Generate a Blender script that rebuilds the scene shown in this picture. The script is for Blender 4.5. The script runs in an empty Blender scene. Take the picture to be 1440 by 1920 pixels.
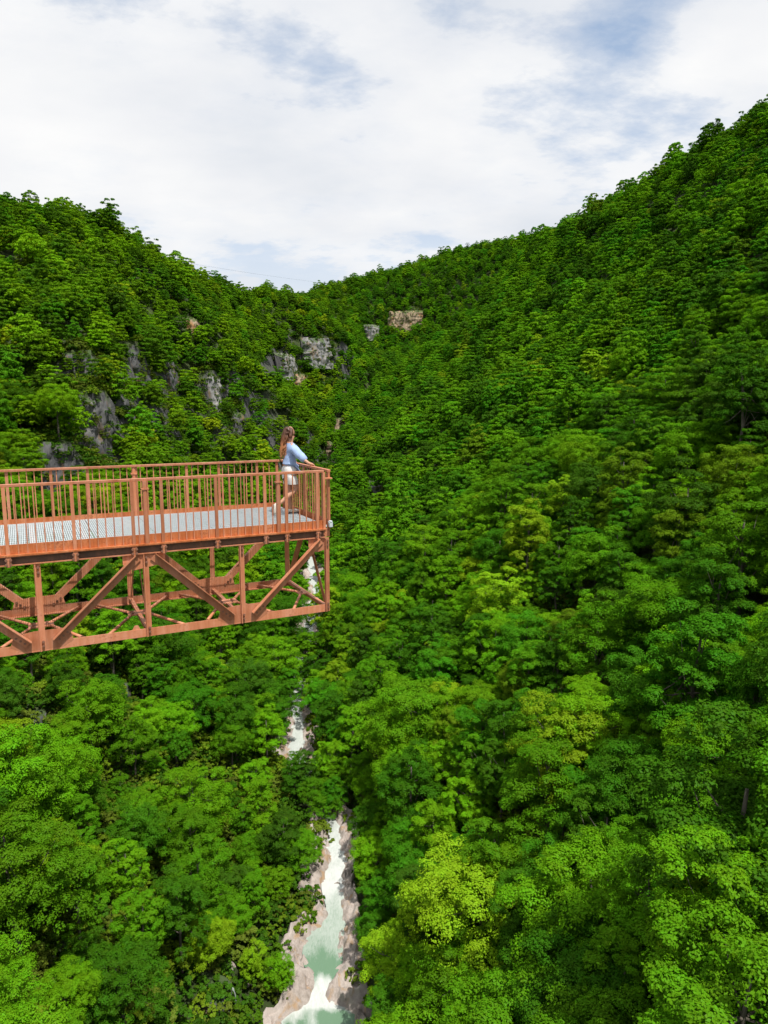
import bpy, bmesh, math, random
import numpy as np
from mathutils import Vector, Matrix, noise as mnoise

scene = bpy.context.scene
# ------------------------------------------------------------------ camera
F = 1333.0                        # focal length in pixels of the 1440x1920 photograph
PITCH = math.radians(8.7)
CZ = 85.0                         # camera height above the datum
cam_d = bpy.data.cameras.new('camera')
cam_d.sensor_fit = 'VERTICAL'
cam_d.sensor_height = 24.0
cam_d.lens = 24.0 * F / 1920.0
cam_d.clip_start = 0.1
cam_d.clip_end = 6000
cam = bpy.data.objects.new('camera', cam_d)
scene.collection.objects.link(cam)
cam.location = (0, 0, CZ)
cam.rotation_euler = (math.radians(90) - PITCH, 0, 0)
scene.camera = cam

# ------------------------------------------------------------------ light
SUN_AZ, SUN_EL = math.radians(146), math.radians(66)
sun_dir = Vector((math.sin(SUN_AZ) * math.cos(SUN_EL), math.cos(SUN_AZ) * math.cos(SUN_EL), math.sin(SUN_EL)))
sun_d = bpy.data.lights.new('sun', 'SUN')
sun_d.energy = 5.0
sun_d.angle = math.radians(0.6)
sun_d.color = (1.0, 0.95, 0.87)
sun = bpy.data.objects.new('sun', sun_d)
scene.collection.objects.link(sun)
sun.rotation_euler = sun_dir.to_track_quat('Z', 'Y').to_euler()

world = bpy.data.worlds.new('World')
scene.world = world
world.use_nodes = True
wn, wl = world.node_tree.nodes, world.node_tree.links
wn.clear()
def N(tree, typ, **kw):
    n = tree.nodes.new(typ)
    for k, v in kw.items():
        setattr(n, k, v)
    return n
def ramp(tree, fac, stops, interp='LINEAR'):
    n = tree.nodes.new('ShaderNodeValToRGB')
    n.color_ramp.interpolation = interp
    e = n.color_ramp.elements
    while len(e) < len(stops):
        e.new(0.5)
    for el, (p, c) in zip(e, stops):
        el.position = p
        el.color = (c, c, c, 1) if isinstance(c, (int, float)) else (*c, 1)
    tree.links.new(fac, n.inputs['Fac'])
    return n.outputs['Color']
def mathn(tree, op, a, b=None, clamp=False):
    n = tree.nodes.new('ShaderNodeMath'); n.operation = op; n.use_clamp = clamp
    for i, x in enumerate((a, b)):
        if x is None: continue
        if isinstance(x, (int, float)): n.inputs[i].default_value = x
        else: tree.links.new(x, n.inputs[i])
    return n.outputs[0]
def mixc(tree, fac, a, b, typ='MIX'):
    n = tree.nodes.new('ShaderNodeMix'); n.data_type = 'RGBA'; n.blend_type = typ
    for s, x in ((n.inputs['Factor'], fac), (n.inputs['A'], a), (n.inputs['B'], b)):
        if isinstance(x, (int, float)): s.default_value = x if s.type == 'VALUE' else (x, x, x, 1)
        elif isinstance(x, tuple): s.default_value = (*x, 1)
        else: tree.links.new(x, s)
    return n.outputs['Result']

wt = world.node_tree
sky = N(wt, 'ShaderNodeTexSky', sky_type='NISHITA', sun_disc=False, sun_elevation=SUN_EL, sun_rotation=SUN_AZ)
sky.altitude = 600
sky.air_density = 1.0
sky.dust_density = 0.6
tc = N(wt, 'ShaderNodeTexCoord')
sep = N(wt, 'ShaderNodeSeparateXYZ'); wl.new(tc.outputs['Generated'], sep.inputs[0])
zz = mathn(wt, 'ADD', mathn(wt, 'MAXIMUM', sep.outputs['Z'], 0.0), 0.22)
comb = N(wt, 'ShaderNodeCombineXYZ')
wl.new(mathn(wt, 'DIVIDE', sep.outputs['X'], zz), comb.inputs[0])
wl.new(mathn(wt, 'DIVIDE', sep.outputs['Y'], zz), comb.inputs[1])
def cloud_noise(scale, loc, detail=9, rough=0.56, dist=0.0):
    mp = N(wt, 'ShaderNodeMapping'); mp.inputs['Location'].default_value = loc
    mp.inputs['Rotation'].default_value = (0, 0, math.radians(-24))
    mp.inputs['Scale'].default_value = (0.8, 1.1, 1.0)
    wl.new(comb.outputs[0], mp.inputs[0])
    n = N(wt, 'ShaderNodeTexNoise', noise_dimensions='3D')
    n.inputs['Scale'].default_value = scale; n.inputs['Detail'].default_value = detail
    n.inputs['Roughness'].default_value = rough; n.inputs['Distortion'].default_value = dist
    wl.new(mp.outputs[0], n.inputs['Vector'])
    return n.outputs['Fac']
cover = cloud_noise(1.15, (3.1, 7.4, 0.0))
wisps = cloud_noise(4.2, (1.0, 2.0, 4.0), rough=0.62)
cover = mathn(wt, 'ADD', mathn(wt, 'MULTIPLY', cover, 0.58), mathn(wt, 'MULTIPLY', wisps, 0.42))
# breaks in the cloud where blue shows, by direction in the sky
for (u_, v_, rad_, amt) in [(690, 135, .085, .11), (1180, 60, .09, .13), (900, 228, .06, .085), (240, 62, .12, .07), (1090, 305, .11, .035), (560, 110, .07, .05), (1240, 270, .07, .06), (830, 10, .07, .09), (1000, 110, .08, .05)]:
    g_ = Vector(((u_ - 720) / F, math.cos(PITCH) - (v_ - 960) / F * math.sin(PITCH), -math.sin(PITCH) - (v_ - 960) / F * math.cos(PITCH))).normalized()
    dn_ = N(wt, 'ShaderNodeVectorMath', operation='DISTANCE'); wl.new(tc.outputs['Generated'], dn_.inputs[0]); dn_.inputs[1].default_value = g_
    mr_ = N(wt, 'ShaderNodeMapRange', interpolation_type='SMOOTHSTEP'); wl.new(dn_.outputs['Value'], mr_.inputs['Value'])
    mr_.inputs['From Min'].default_value = 0; mr_.inputs['From Max'].default_value = rad_ * 1.25; mr_.inputs['To Min'].default_value = amt; mr_.inputs['To Max'].default_value = 0
    cover = mathn(wt, 'SUBTRACT', cover, mr_.outputs['Result'])
cmask = ramp(wt, cover, [(0.33, 0.0), (0.40, 0.42), (0.455, 0.9), (0.53, 1.0)])
# thickness of the cloud gives its own brightness; veil near the horizon stays unbroken
shade = cloud_noise(1.5, (9.0, 1.5, 2.0), rough=0.5)
ccol = ramp(wt, shade, [(0.30, (0.74, 0.78, 0.84)), (0.46, (0.87, 0.885, 0.915)), (0.62, (0.98, 0.98, 0.98))])
veil = ramp(wt, sep.outputs['Z'], [(0.12, 1.0), (0.30, 0.0)])
cmask = mathn(wt, 'MAXIMUM', cmask, mathn(wt, 'MULTIPLY', veil, 0.85))
skyb = mixc(wt, 1.0, sky.outputs['Color'], (0.15, 0.15, 0.15), 'MULTIPLY')
skyb = mixc(wt, 0.4, skyb, (0.66, 0.79, 0.95))          # thin high haze in front of the blue
final = mixc(wt, cmask, skyb, ccol)
bg = N(wt, 'ShaderNodeBackground'); bg.inputs['Strength'].default_value = 1.0
wl.new(final, bg.inputs['Color'])
out = N(wt, 'ShaderNodeOutputWorld'); wl.new(bg.outputs[0], out.inputs['Surface'])

vs = scene.view_settings
vs.view_transform = 'Standard'; vs.look = 'None'; vs.exposure = 0.0; vs.gamma = 1.0; vs.use_curve_mapping = False
scene.render.engine = 'CYCLES'
cy = scene.cycles
cy.use_denoising = True
cy.max_bounces = 5; cy.diffuse_bounces = 3; cy.glossy_bounces = 2; cy.transmission_bounces = 4; cy.transparent_max_bounces = 4
cy.caustics_reflective = False; cy.caustics_refractive = False

# ------------------------------------------------------------------ helpers
COL = scene.collection
def tag(o, label=None, cat=None, group=None, kind=None):
    if label: o['label'] = label
    if cat: o['category'] = cat
    if group: o['group'] = group
    if kind: o['kind'] = kind
    return o
def empty(name, loc=(0, 0, 0), rz=0.0):
    o = bpy.data.objects.new(name, None); COL.objects.link(o)
    o.empty_display_size = 0.3
    o.location = loc; o.rotation_euler = (0, 0, rz)
    return o
def mesh_np(name, V, Fq, mat=None, smooth=False):
    V = np.asarray(V, np.float32); Fq = np.asarray(Fq, np.int32)
    me = bpy.data.meshes.new(name)
    me.vertices.add(len(V)); me.vertices.foreach_set('co', V.ravel())
    k = Fq.shape[1]
    me.loops.add(Fq.size); me.loops.foreach_set('vertex_index', Fq.ravel())
    me.polygons.add(len(Fq))
    me.polygons.foreach_set('loop_start', np.arange(0, Fq.size, k, dtype=np.int32))
    me.polygons.foreach_set('loop_total', np.full(len(Fq), k, np.int32))
    if smooth: me.polygons.foreach_set('use_smooth', np.ones(len(Fq), bool))
    me.update(calc_edges=True)
    if mat: me.materials.append(mat)
    return me
def link(name, me, parent=None, loc=None):
    o = bpy.data.objects.new(name, me); COL.objects.link(o)
    if parent: o.parent = parent
    if loc is not None: o.location = loc
    return o
class MB:
    """collects boxes, bars, plates and tubes into one mesh"""
    def __init__(self, k=1.0):
        self.v, self.f, self.k = [], [], k
    def _add(self, vs, fs):
        b = len(self.v); self.v += [Vector(x) * self.k for x in vs]; self.f += [[i + b for i in q] for q in fs]
    BF = [(0, 3, 2, 1), (4, 5, 6, 7), (0, 1, 5, 4), (1, 2, 6, 5), (2, 3, 7, 6), (3, 0, 4, 7)]
    def box(self, a, b):
        x0, y0, z0 = a; x1, y1, z1 = b
        self._add([(x0, y0, z0), (x1, y0, z0), (x1, y1, z0), (x0, y1, z0), (x0, y0, z1), (x1, y0, z1), (x1, y1, z1), (x0, y1, z1)], self.BF)
        return self
    def bar(self, p, q, w, h, side=(0, 1, 0)):
        """bar from p to q; w is its size along `side`, h at right angles"""
        p, q = Vector(p), Vector(q); d = (q - p).normalized(); s = Vector(side); s = (s - d * s.dot(d)).normalized()
        u = d.cross(s).normalized(); a, b = s * w / 2, u * h / 2
        self._add([p - a - b, p + a - b, p + a + b, p - a + b, q - a - b, q + a - b, q + a + b, q - a + b], self.BF)
        return self
    def plate(self, poly, y0, y1):
        """polygon in the x,z plane, extruded from y0 to y1"""
        n = len(poly)
        self._add([(x, y0, z) for x, z in poly] + [(x, y1, z) for x, z in poly],
                  [list(range(n)), list(range(2 * n - 1, n - 1, -1))] + [[(i + 1) % n, i, i + n, (i + 1) % n + n] for i in range(n)])
        return self
    def tube(self, pts, rad, n=8, cap=True):
        pts = [Vector(p) for p in pts]; vs, fs = [], []
        if isinstance(rad, (int, float)): rad = [rad] * len(pts)
        for i, p in enumerate(pts):
            d = (pts[min(i + 1, len(pts) - 1)] - pts[max(i - 1, 0)]).normalized()
            s = d.orthogonal() if abs(d.z) > .95 else d.cross(Vector((0, 0, 1)))
            s.normalize(); u = d.cross(s)
            for j in range(n):
                a = 2 * math.pi * j / n
                vs.append(p + (s * math.cos(a) + u * math.sin(a)) * rad[i])
        for i in range(len(pts) - 1):
            for j in range(n):
                fs.append((i * n + j, i * n + (j + 1) % n, (i + 1) * n + (j + 1) % n, (i + 1) * n + j))
        if cap:
            fs += [list(range(n - 1, -1, -1)), list(range((len(pts) - 1) * n, len(pts) * n))]
        self._add(vs, fs); return self
    def mesh(self, name, mat, smooth=False, bevel=0.0):
        me = bpy.data.meshes.new(name); me.from_pydata([tuple(v) for v in self.v], [], self.f)
        bm = bmesh.new(); bm.from_mesh(me)
        bmesh.ops.recalc_face_normals(bm, faces=bm.faces)
        if bevel:
            bmesh.ops.bevel(bm, geom=bm.edges, offset=bevel, segments=1, affect='EDGES')
        bm.to_mesh(me); bm.free()
        if smooth:
            for p in me.polygons: p.use_smooth = True
        me.materials.append(mat); return me
    def build(self, name, mat, parent=None, smooth=False, bevel=0.0):
        return link(name, self.mesh(name, mat, smooth, bevel), parent)

# ------------------------------------------------------------------ materials
def material(name):
    m = bpy.data.materials.new(name); m.use_nodes = True
    t = m.node_tree; b = t.nodes['Principled BSDF']
    return m, t, b
def noise_fac(t, scale, detail=5, rough=0.55, vec=None, dist=0.0):
    n = N(t, 'ShaderNodeTexNoise'); n.inputs['Scale'].default_value = scale; n.inputs['Detail'].default_value = detail
    n.inputs['Roughness'].default_value = rough; n.inputs['Distortion'].default_value = dist
    if vec is not None: t.links.new(vec, n.inputs['Vector'])
    return n.outputs['Fac']
def bump(t, b, h, strength=0.4, dist=0.05):
    n = N(t, 'ShaderNodeBump'); n.inputs['Strength'].default_value = strength; n.inputs['Distance'].default_value = dist
    t.links.new(h, n.inputs['Height']); t.links.new(n.outputs[0], b.inputs['Normal'])
def obj_coord(t, scale=None):
    c = N(t, 'ShaderNodeTexCoord').outputs['Object']
    if scale:
        m = N(t, 'ShaderNodeMapping'); m.inputs['Scale'].default_value = scale; t.links.new(c, m.inputs[0]); c = m.outputs[0]
    return c

def leaf_material(name, attr):
    """foliage: colour of the tree (object colour or instance attribute) with leaf to leaf variation; thin, lets light through"""
    m = bpy.data.materials.new(name); m.use_nodes = True; t = m.node_tree; t.nodes.clear()
    if attr == 'OBJECT':
        base = N(t, 'ShaderNodeObjectInfo').outputs['Color']
    else:
        a = N(t, 'ShaderNodeAttribute', attribute_type='INSTANCER', attribute_name='tone'); base = a.outputs['Color']
    v = N(t, 'ShaderNodeAttribute', attribute_type='GEOMETRY', attribute_name='leaf')
    hs = N(t, 'ShaderNodeHueSaturation')
    t.links.new(base, hs.inputs['Color'])
    t.links.new(mathn(t, 'ADD', mathn(t, 'MULTIPLY', v.outputs['Fac'], 0.03), 0.485), hs.inputs['Hue'])
    t.links.new(mathn(t, 'ADD', mathn(t, 'MULTIPLY', v.outputs['Fac'], 0.5), 0.75), hs.inputs['Value'])
    col = hs.outputs['Color']
    d = N(t, 'ShaderNodeBsdfDiffuse'); t.links.new(col, d.inputs['Color'])
    tr = N(t, 'ShaderNodeBsdfTranslucent'); t.links.new(mixc(t, 1.0, col, (1.25, 1.15, 0.5), 'MULTIPLY'), tr.inputs['Color'])
    mx = N(t, 'ShaderNodeMixShader'); mx.inputs[0].default_value = 0.22
    t.links.new(d.outputs[0], mx.inputs[1]); t.links.new(tr.outputs[0], mx.inputs[2])
    g = N(t, 'ShaderNodeBsdfGlossy'); g.inputs['Roughness'].default_value = 0.5; g.inputs['Color'].default_value = (0.8, 0.85, 0.8, 1)
    m2 = N(t, 'ShaderNodeMixShader'); m2.inputs[0].default_value = 0.004
    t.links.new(mx.outputs[0], m2.inputs[1]); t.links.new(g.outputs[0], m2.inputs[2])
    o = N(t, 'ShaderNodeOutputMaterial'); t.links.new(m2.outputs[0], o.inputs['Surface'])
    return m
M = {}
M['leaf'] = leaf_material('leaf', 'OBJECT')
M['leaf_forest'] = leaf_material('leaf_forest', 'INSTANCER')

m, t, b = material('bark'); M['bark'] = m
c = ramp(t, noise_fac(t, 3.0, 8, vec=obj_coord(t, (1, 1, .25))), [(.3, (.05, .042, .032)), (.6, (.15, .13, .105)), (.8, (.24, .22, .19))])
t.links.new(c, b.inputs['Base Color']); b.inputs['Roughness'].default_value = .9

m, t, b = material('forest_floor'); M['ground'] = m
v = obj_coord(t)
c = ramp(t, noise_fac(t, .35, 8, .65, v), [(.3, (.022, .032, .008)), (.5, (.035, .06, .01)), (.62, (.06, .085, .018)), (.8, (.085, .075, .04))])
g = N(t, 'ShaderNodeNewGeometry'); s = N(t, 'ShaderNodeSeparateXYZ'); t.links.new(g.outputs['Normal'], s.inputs[0])
steep = ramp(t, mathn(t, 'ADD', s.outputs['Z'], mathn(t, 'MULTIPLY', noise_fac(t, .5, 7, .7, v), .35)), [(.60, 1.0), (.76, 0.0)])
rk = ramp(t, noise_fac(t, .6, 9, .72, obj_coord(t, (1, 1, .4)), .5), [(.34, (.022, .024, .026)), (.5, (.075, .076, .078)), (.66, (.17, .165, .155))])
c = mixc(t, steep, c, rk)                     # bare rock where the ground is too steep for soil
t.links.new(c, b.inputs['Base Color']); b.inputs['Roughness'].default_value = .95
bump(t, b, noise_fac(t, 1.6, 6, .7, v), .9, .5)

def rock_material(name, stops, stain, scale=1.0):
    m, t, b = material(name); v = obj_coord(t, (scale, scale, scale * .42))
    big = noise_fac(t, .09, 6, .62, v, .6)
    fine = noise_fac(t, .7, 9, .7, v, .4)
    c = ramp(t, mathn(t, 'ADD', mathn(t, 'MULTIPLY', big, .55), mathn(t, 'MULTIPLY', fine, .45)), stops)
    st = ramp(t, noise_fac(t, .16, 4, .5, v, 1.2), [(.55, 0.0), (.66, .8)])
    c = mixc(t, st, c, stain)
    g = N(t, 'ShaderNodeNewGeometry'); s = N(t, 'ShaderNodeSeparateXYZ'); t.links.new(g.outputs['Normal'], s.inputs[0])
    moss = ramp(t, mathn(t, 'ADD', s.outputs['Z'], mathn(t, 'MULTIPLY', noise_fac(t, .4, 6, .6, v), .7)), [(.88, 0.0), (1.05, .85)])
    if 'bank' not in name: c = mixc(t, moss, c, (.045, .085, .012))
    t.links.new(c, b.inputs['Base Color']); b.inputs['Roughness'].default_value = .88
    bump(t, b, fine, .7, .35)
    return m
M['grey_rock'] = rock_material('grey_rock', [(.32, (.022, .024, .027)), (.45, (.065, .068, .074)), (.56, (.12, .12, .122)), (.7, (.23, .22, .205))], (.17, .10, .045))
M['pale_rock'] = rock_material('pale_rock', [(.32, (.05, .052, .058)), (.43, (.15, .155, .165)), (.55, (.29, .285, .28)), (.7, (.46, .44, .41))], (.26, .18, .10))
M['tan_rock'] = rock_material('tan_rock', [(.32, (.08, .065, .05)), (.45, (.24, .18, .12)), (.57, (.37, .28, .19)), (.7, (.48, .40, .31))], (.36, .17, .06))
M['bank_rock'] = rock_material('bank_rock', [(.3, (.09, .075, .065)), (.42, (.29, .245, .215)), (.55, (.43, .375, .34)), (.72, (.55, .49, .45))], (.36, .23, .12), 2.5)

m, t, b = material('stream_water'); M['water'] = m
v = obj_coord(t, (1, .35, 1))
fo = N(t, 'ShaderNodeAttribute', attribute_type='GEOMETRY', attribute_name='foam')
fn = mathn(t, 'ADD', mathn(t, 'MULTIPLY', noise_fac(t, 1.6, 9, .7, v, 1.8), .6), mathn(t, 'MULTIPLY', noise_fac(t, 4.5, 6, .65, obj_coord(t, (1, .22, 1)), .8), .4))
fm = ramp(t, mathn(t, 'ADD', mathn(t, 'MULTIPLY', fo.outputs['Fac'], .62), mathn(t, 'MULTIPLY', fn, .62)), [(.48, 0.0), (.66, .4), (.92, 1.0)])
t.links.new(mixc(t, fm, (.13, .23, .145), (.56, .585, .57)), b.inputs['Base Color'])
t.links.new(mathn(t, 'ADD', mathn(t, 'MULTIPLY', fm, .6), .12), b.inputs['Roughness'])
b.inputs['Specular IOR Level'].default_value = .3
bump(t, b, fn, .5, .15)

def rust_paint(name, stops, spot, spot_at):
    m, t, b = material(name); M[name] = m
    v = obj_coord(t); oi = N(t, 'ShaderNodeObjectInfo')
    big = noise_fac(t, 2.2, 6, .6, v); fine = noise_fac(t, 26, 6, .65, v); streak = noise_fac(t, 11, 5, .65, obj_coord(t, (1, 1, .1)))
    c = ramp(t, mathn(t, 'ADD', mathn(t, 'MULTIPLY', big, .45), mathn(t, 'MULTIPLY', streak, .55)), stops)
    c = mixc(t, ramp(t, mathn(t, 'ADD', mathn(t, 'MULTIPLY', fine, .6), mathn(t, 'MULTIPLY', big, .4)), spot_at), c, spot)
    hs = N(t, 'ShaderNodeHueSaturation'); t.links.new(c, hs.inputs['Color'])
    t.links.new(mathn(t, 'ADD', mathn(t, 'MULTIPLY', oi.outputs['Random'], .34), .84), hs.inputs['Value'])
    t.links.new(hs.outputs[0], b.inputs['Base Color'])
    t.links.new(mathn(t, 'ADD', mathn(t, 'MULTIPLY', fine, .4), .35), b.inputs['Roughness']); bump(t, b, fine, .25, .004)
rust_paint('rust', [(.34, (.40, .13, .055)), (.48, (.52, .20, .10)), (.62, (.60, .27, .165))], (.26, .075, .022), [(.55, 0.0), (.68, .75)])
rust_paint('rust_streaked', [(.36, (.30, .075, .02)), (.47, (.45, .13, .038)), (.6, (.56, .22, .10))], (.22, .05, .012), [(.52, 0.0), (.64, .8)])
rust_paint('grimy_shaded_steel', [(.34, (.085, .058, .045)), (.5, (.14, .085, .06)), (.64, (.22, .115, .075))], (.06, .04, .03), [(.52, 0.0), (.66, .8)])  # beam web: its grime plus the shade under the flange, both put into the colour

def simple(name, col, rough=.6, metal=0.0, var=.25, scale=8.0):
    m, t, b = material(name)
    c = ramp(t, noise_fac(t, scale, 6, .6, obj_coord(t)), [(.3, tuple(x * (1 - var) for x in col)), (.7, tuple(min(1, x * (1 + var)) for x in col))])
    t.links.new(c, b.inputs['Base Color']); b.inputs['Roughness'].default_value = rough; b.inputs['Metallic'].default_value = metal
    M[name] = m
    return m
simple('galvanised', (.60, .67, .70), .55, .1, .12, 14)
simple('bolt_steel', (.25, .12, .08), .5, .2)
simple('skin', (.52, .27, .17), .55, 0, .08)
simple('blue_cotton', (.34, .46, .72), .9, 0, .12, 12)
simple('white_denim', (.72, .70, .68), .9, 0, .06)
simple('shoe', (.62, .58, .50), .8, 0, .12)
simple('shoe_sole', (.10, .10, .11), .8)
simple('eye', (.03, .02, .015), .2)
simple('cable', (.04, .04, .045), .6)
m, t, b = material('brown_hair'); M['hair'] = m
s = N(t, 'ShaderNodeSeparateXYZ'); t.links.new(obj_coord(t), s.inputs[0])
tip = mathn(t, 'ADD', mathn(t, 'MULTIPLY', mathn(t, 'SUBTRACT', s.outputs['Z'], 1.08), 1.25), mathn(t, 'MULTIPLY', noise_fac(t, 18, 5, .6, obj_coord(t, (1, 1, .3))), .3))
t.links.new(ramp(t, tip, [(.15, (.48, .24, .085)), (.45, (.30, .11, .035)), (.75, (.085, .034, .018))]), b.inputs['Base Color'])
b.inputs['Roughness'].default_value = .5

# ------------------------------------------------------------------ terrain: height field through surveyed points
CP,SP=math.cos(PITCH),math.sin(PITCH)
def ray(u,v):
    x=(u-720)/F; d=(v-960)/F
    return np.array([x,CP-d*SP,-SP-d*CP])
def at_y(u,v,y):
    r=ray(u,v); return r*(y/r[1])
def project(P):
    P=np.asarray(P,float); x,y,z=P[...,0],P[...,1],P[...,2]-CZ
    dep=y*CP-z*SP; up=y*SP+z*CP
    dep=np.where(dep>.1,dep,.1)
    return 720+F*x/dep, 960-F*up/dep, dep
# stream centre line: photo pixel and metres ahead, then height comes from the ray
STREAM_PX=[(600,1960,77),(598,1905,82),(600,1850,88),(612,1780,95.5),(624,1720,102),(622,1640,111),(634,1590,117.5),(628,1552,123),(590,1480,139),(556,1405,157),(556,1325,182),(558,1240,213),(584,1170,255),(594,1110,300),(580,1040,372),(596,920,500),(622,840,630),(636,780,720),(652,730,820),(700,690,950)]
def stream_point(u,v,y):
    r=ray(u,v)
    if v>=1040:
        t=-83.6/(r[2]-.02*r[1]); return r*t      # floor climbing 2 cm per metre
    return r*(y/r[1])
SP3=np.array([stream_point(*q) for q in STREAM_PX])
pre=np.array([[-30,-160,-88],[-24,-60,-85.5],[-18,0,-84],[-13,45,-83]],float)
STREAM=np.vstack([pre,SP3])
# canopy points: pixel, metres ahead
CAN=[(0,1920,50),(0,1700,66),(0,1500,85),(0,1250,120),(0,1000,170),(0,850,215),(0,700,262),(0,550,330),
(200,850,245),(200,650,290),(200,540,360),(300,850,300),(300,700,345),(300,590,440),
(450,850,410),(450,700,470),(430,610,540),(200,1250,130),(400,1250,180),(250,1500,105),(450,1500,128),(250,1800,72),(430,1800,83),
(400,1050,260),(200,1050,185),(500,1050,330),(400,900,370),(520,900,470),
(640,650,830),(540,690,770),(560,780,690),(600,600,880),(500,620,760),
(700,690,960),(760,610,1060),(900,560,1020),
(950,560,715),(870,620,735),(800,665,735),(700,740,745),
(1440,400,275),(1440,700,160),(1440,1000,100),(1440,1250,72),(1440,1500,52),(1440,1920,31),
(1100,500,480),(1280,450,370),(1280,700,210),(1100,700,290),(1100,850,205),(1100,1000,150),(1100,1250,105),(1100,1500,76),(1100,1920,48),(1000,600,480),
(850,700,520),(850,850,320),(850,1000,205),(850,1250,133),(850,1500,97),(850,1920,66),(700,1000,300),(700,850,440),(700,1250,172),(700,1500,117),(700,1800,88)]
RIDGE=[(0,372,430),(100,398,455),(200,428,490),(250,465,510),(300,495,535),(345,512,560),(390,536,585),(420,549,700),(460,550,760),(500,547,830),(555,558,960),(600,548,1150),(650,530,1190),(700,520,1200),(775,500,1190),(850,474,1170),(920,462,1140),(1000,447,1090),(1040,440,665),(1085,415,620),(1130,390,585),(1200,348,540),(1280,304,495),(1360,260,450),(1440,215,410)]
OFF=9.5
pts=[]
def stream_dist(x,y):
    x=np.asarray(x,float);y=np.asarray(y,float)
    best=np.full(x.shape,1e9);bz=np.zeros(x.shape);bt=np.zeros(x.shape);side=np.zeros(x.shape)
    L=0.
    for a,b in zip(STREAM[:-1],STREAM[1:]):
        d=b[:2]-a[:2];l2=d@d;l=math.sqrt(l2)
        t=np.clip(((x-a[0])*d[0]+(y-a[1])*d[1])/l2,0,1)
        dx=x-(a[0]+t*d[0]);dy=y-(a[1]+t*d[1]);r=np.hypot(dx,dy)
        m=r<best
        best=np.where(m,r,best);bz=np.where(m,a[2]+t*(b[2]-a[2]),bz);bt=np.where(m,L+t*l,bt)
        side=np.where(m,np.sign(d[0]*dy-d[1]*dx),side); L+=l
    return best,bz,bt,side
for u,v,y in CAN:
    q=at_y(u,v,y); sd,sz,_,_=stream_dist(q[0],q[1])
    drop=min(OFF,max(0,.6*(q[2]-float(sz)))); pts.append((q[0],q[1],q[2]-drop))
for u,v,y in RIDGE:
    q=at_y(u,v,y); pts.append((q[0],q[1],q[2]-OFF-1))
    q=at_y(u,v+(18 if y>600 else 26),y*1.1); pts.append((q[0],q[1],q[2]-OFF))
for i,q in enumerate(STREAM): pts.append(tuple(q))
pts+=[(-600,0,170),(-650,600,180),(-450,1000,140),(-500,1500,180),(0,1750,190),(600,1500,280),(650,900,300),(600,500,260),(420,200,210),(300,-50,150),(170,-160,60),(-200,-160,70),(-330,100,110),(-420,420,160),
(-60,10,-22),(-45,-30,-10),(-110,60,12),(-75,-90,-5),(40,-60,-45),(40,0,-22),(70,20,0),(110,60,25),(330,420,200),(330,650,205),(300,850,200),(-300,700,100),(-260,900,95)]
C=np.array(pts)
def phi(r2): return .5*r2*np.log(np.maximum(r2,1e-9))
S=300.
def fit():
    X=C[:,:2]/S;n=len(X)
    K=phi(((X[:,None]-X[None])**2).sum(-1))+np.eye(n)*2e-4
    P=np.c_[np.ones(n),X];A=np.block([[K,P],[P.T,np.zeros((3,3))]])
    return np.linalg.solve(A,np.r_[C[:,2],0,0,0])
WT=fit()
def tps(x,y):
    x=np.asarray(x,float).ravel()/S;y=np.asarray(y,float).ravel()/S;out=np.empty(x.shape)
    for i in range(0,len(x),40000):
        xx=x[i:i+40000];yy=y[i:i+40000]
        r2=(xx[:,None]-C[None,:,0]/S)**2+(yy[:,None]-C[None,:,1]/S)**2
        out[i:i+40000]=phi(r2)@WT[:-3]+WT[-3]+WT[-2]*xx+WT[-1]*yy
    return out

RNG = np.random.default_rng(11)
random.seed(5)
def smooth(a, b, x):
    t = np.clip((x - a) / (b - a), 0, 1); return t * t * (3 - 2 * t)
def wob(x, y):
    return (np.sin(x * .071 + 1.3 * np.sin(y * .043)) * np.cos(y * .063 + .7) * 2.0 + np.sin(x * .171 + y * .05) * np.sin(y * .151 - x * .08 + 2) * 1.1
            + np.sin(x * .021 + y * .033 + 1) * 2.5)
HW_T = np.array([(-200, 5), (70, 4.8), (87.0, 4.4), (88.2, 2.0), (89.4, .95), (92.2, 1.0), (94.5, 2.2), (97, 2.4), (100, 2.1), (103, 1.35), (106, .85), (109, 1.1), (113, 1.55), (117, 1.1), (121, .9), (128, .9), (140, 1.0), (200, 1.3), (260, 1.6), (400, 1.6), (950, 1.4)])
FOAM_T = np.array([(-200, .0), (80, .0), (86.6, .1), (88.4, .9), (91.6, .9), (93, .25), (95, .12), (97.5, .5), (101, .62), (104, .6), (108, .75), (111, 1), (117, .9), (125, .85), (160, .85), (950, .9)])
def half_width(y): return np.interp(y, HW_T[:, 0], HW_T[:, 1])
def step_z(y): return np.interp(y, [0, 88.0, 91.8, 101.5, 105, 110.5, 114, 126, 1000], [-1.9, -1.9, -.75, -.7, -.35, -.3, .1, .1, .1])
def base_h(x, y):
    x = np.asarray(x, float); y = np.asarray(y, float); sh = x.shape
    x = x.ravel(); y = y.ravel()
    z = tps(x, y)
    sd, sz, st, side = stream_dist(x, y)
    far = smooth(8, 60, sd)
    z = z + wob(x, y) * far * .8
    hw = half_width(y); floor = sz + step_z(y) - 1.0
    k = smooth(0, 1, (sd - hw - .4) / 13.0)
    z = np.where(sd < hw + 13.4, floor * (1 - k) + np.maximum(z, floor + .5) * k, z)
    return (z + CZ).reshape(sh)
def ground_hit(u, v, h=base_h, lift=0.0, y0=14., y1=1700.):
    r = ray(u, v); ts = np.geomspace(y0, y1, 900) / r[1]
    z = h(r[0] * ts, r[1] * ts) + lift
    i = np.where(r[2] * ts + CZ < z)[0]
    t = ts[i[0]] if len(i) else ts[-1]
    return np.array([r[0] * t, r[1] * t, r[2] * t + CZ])
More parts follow.
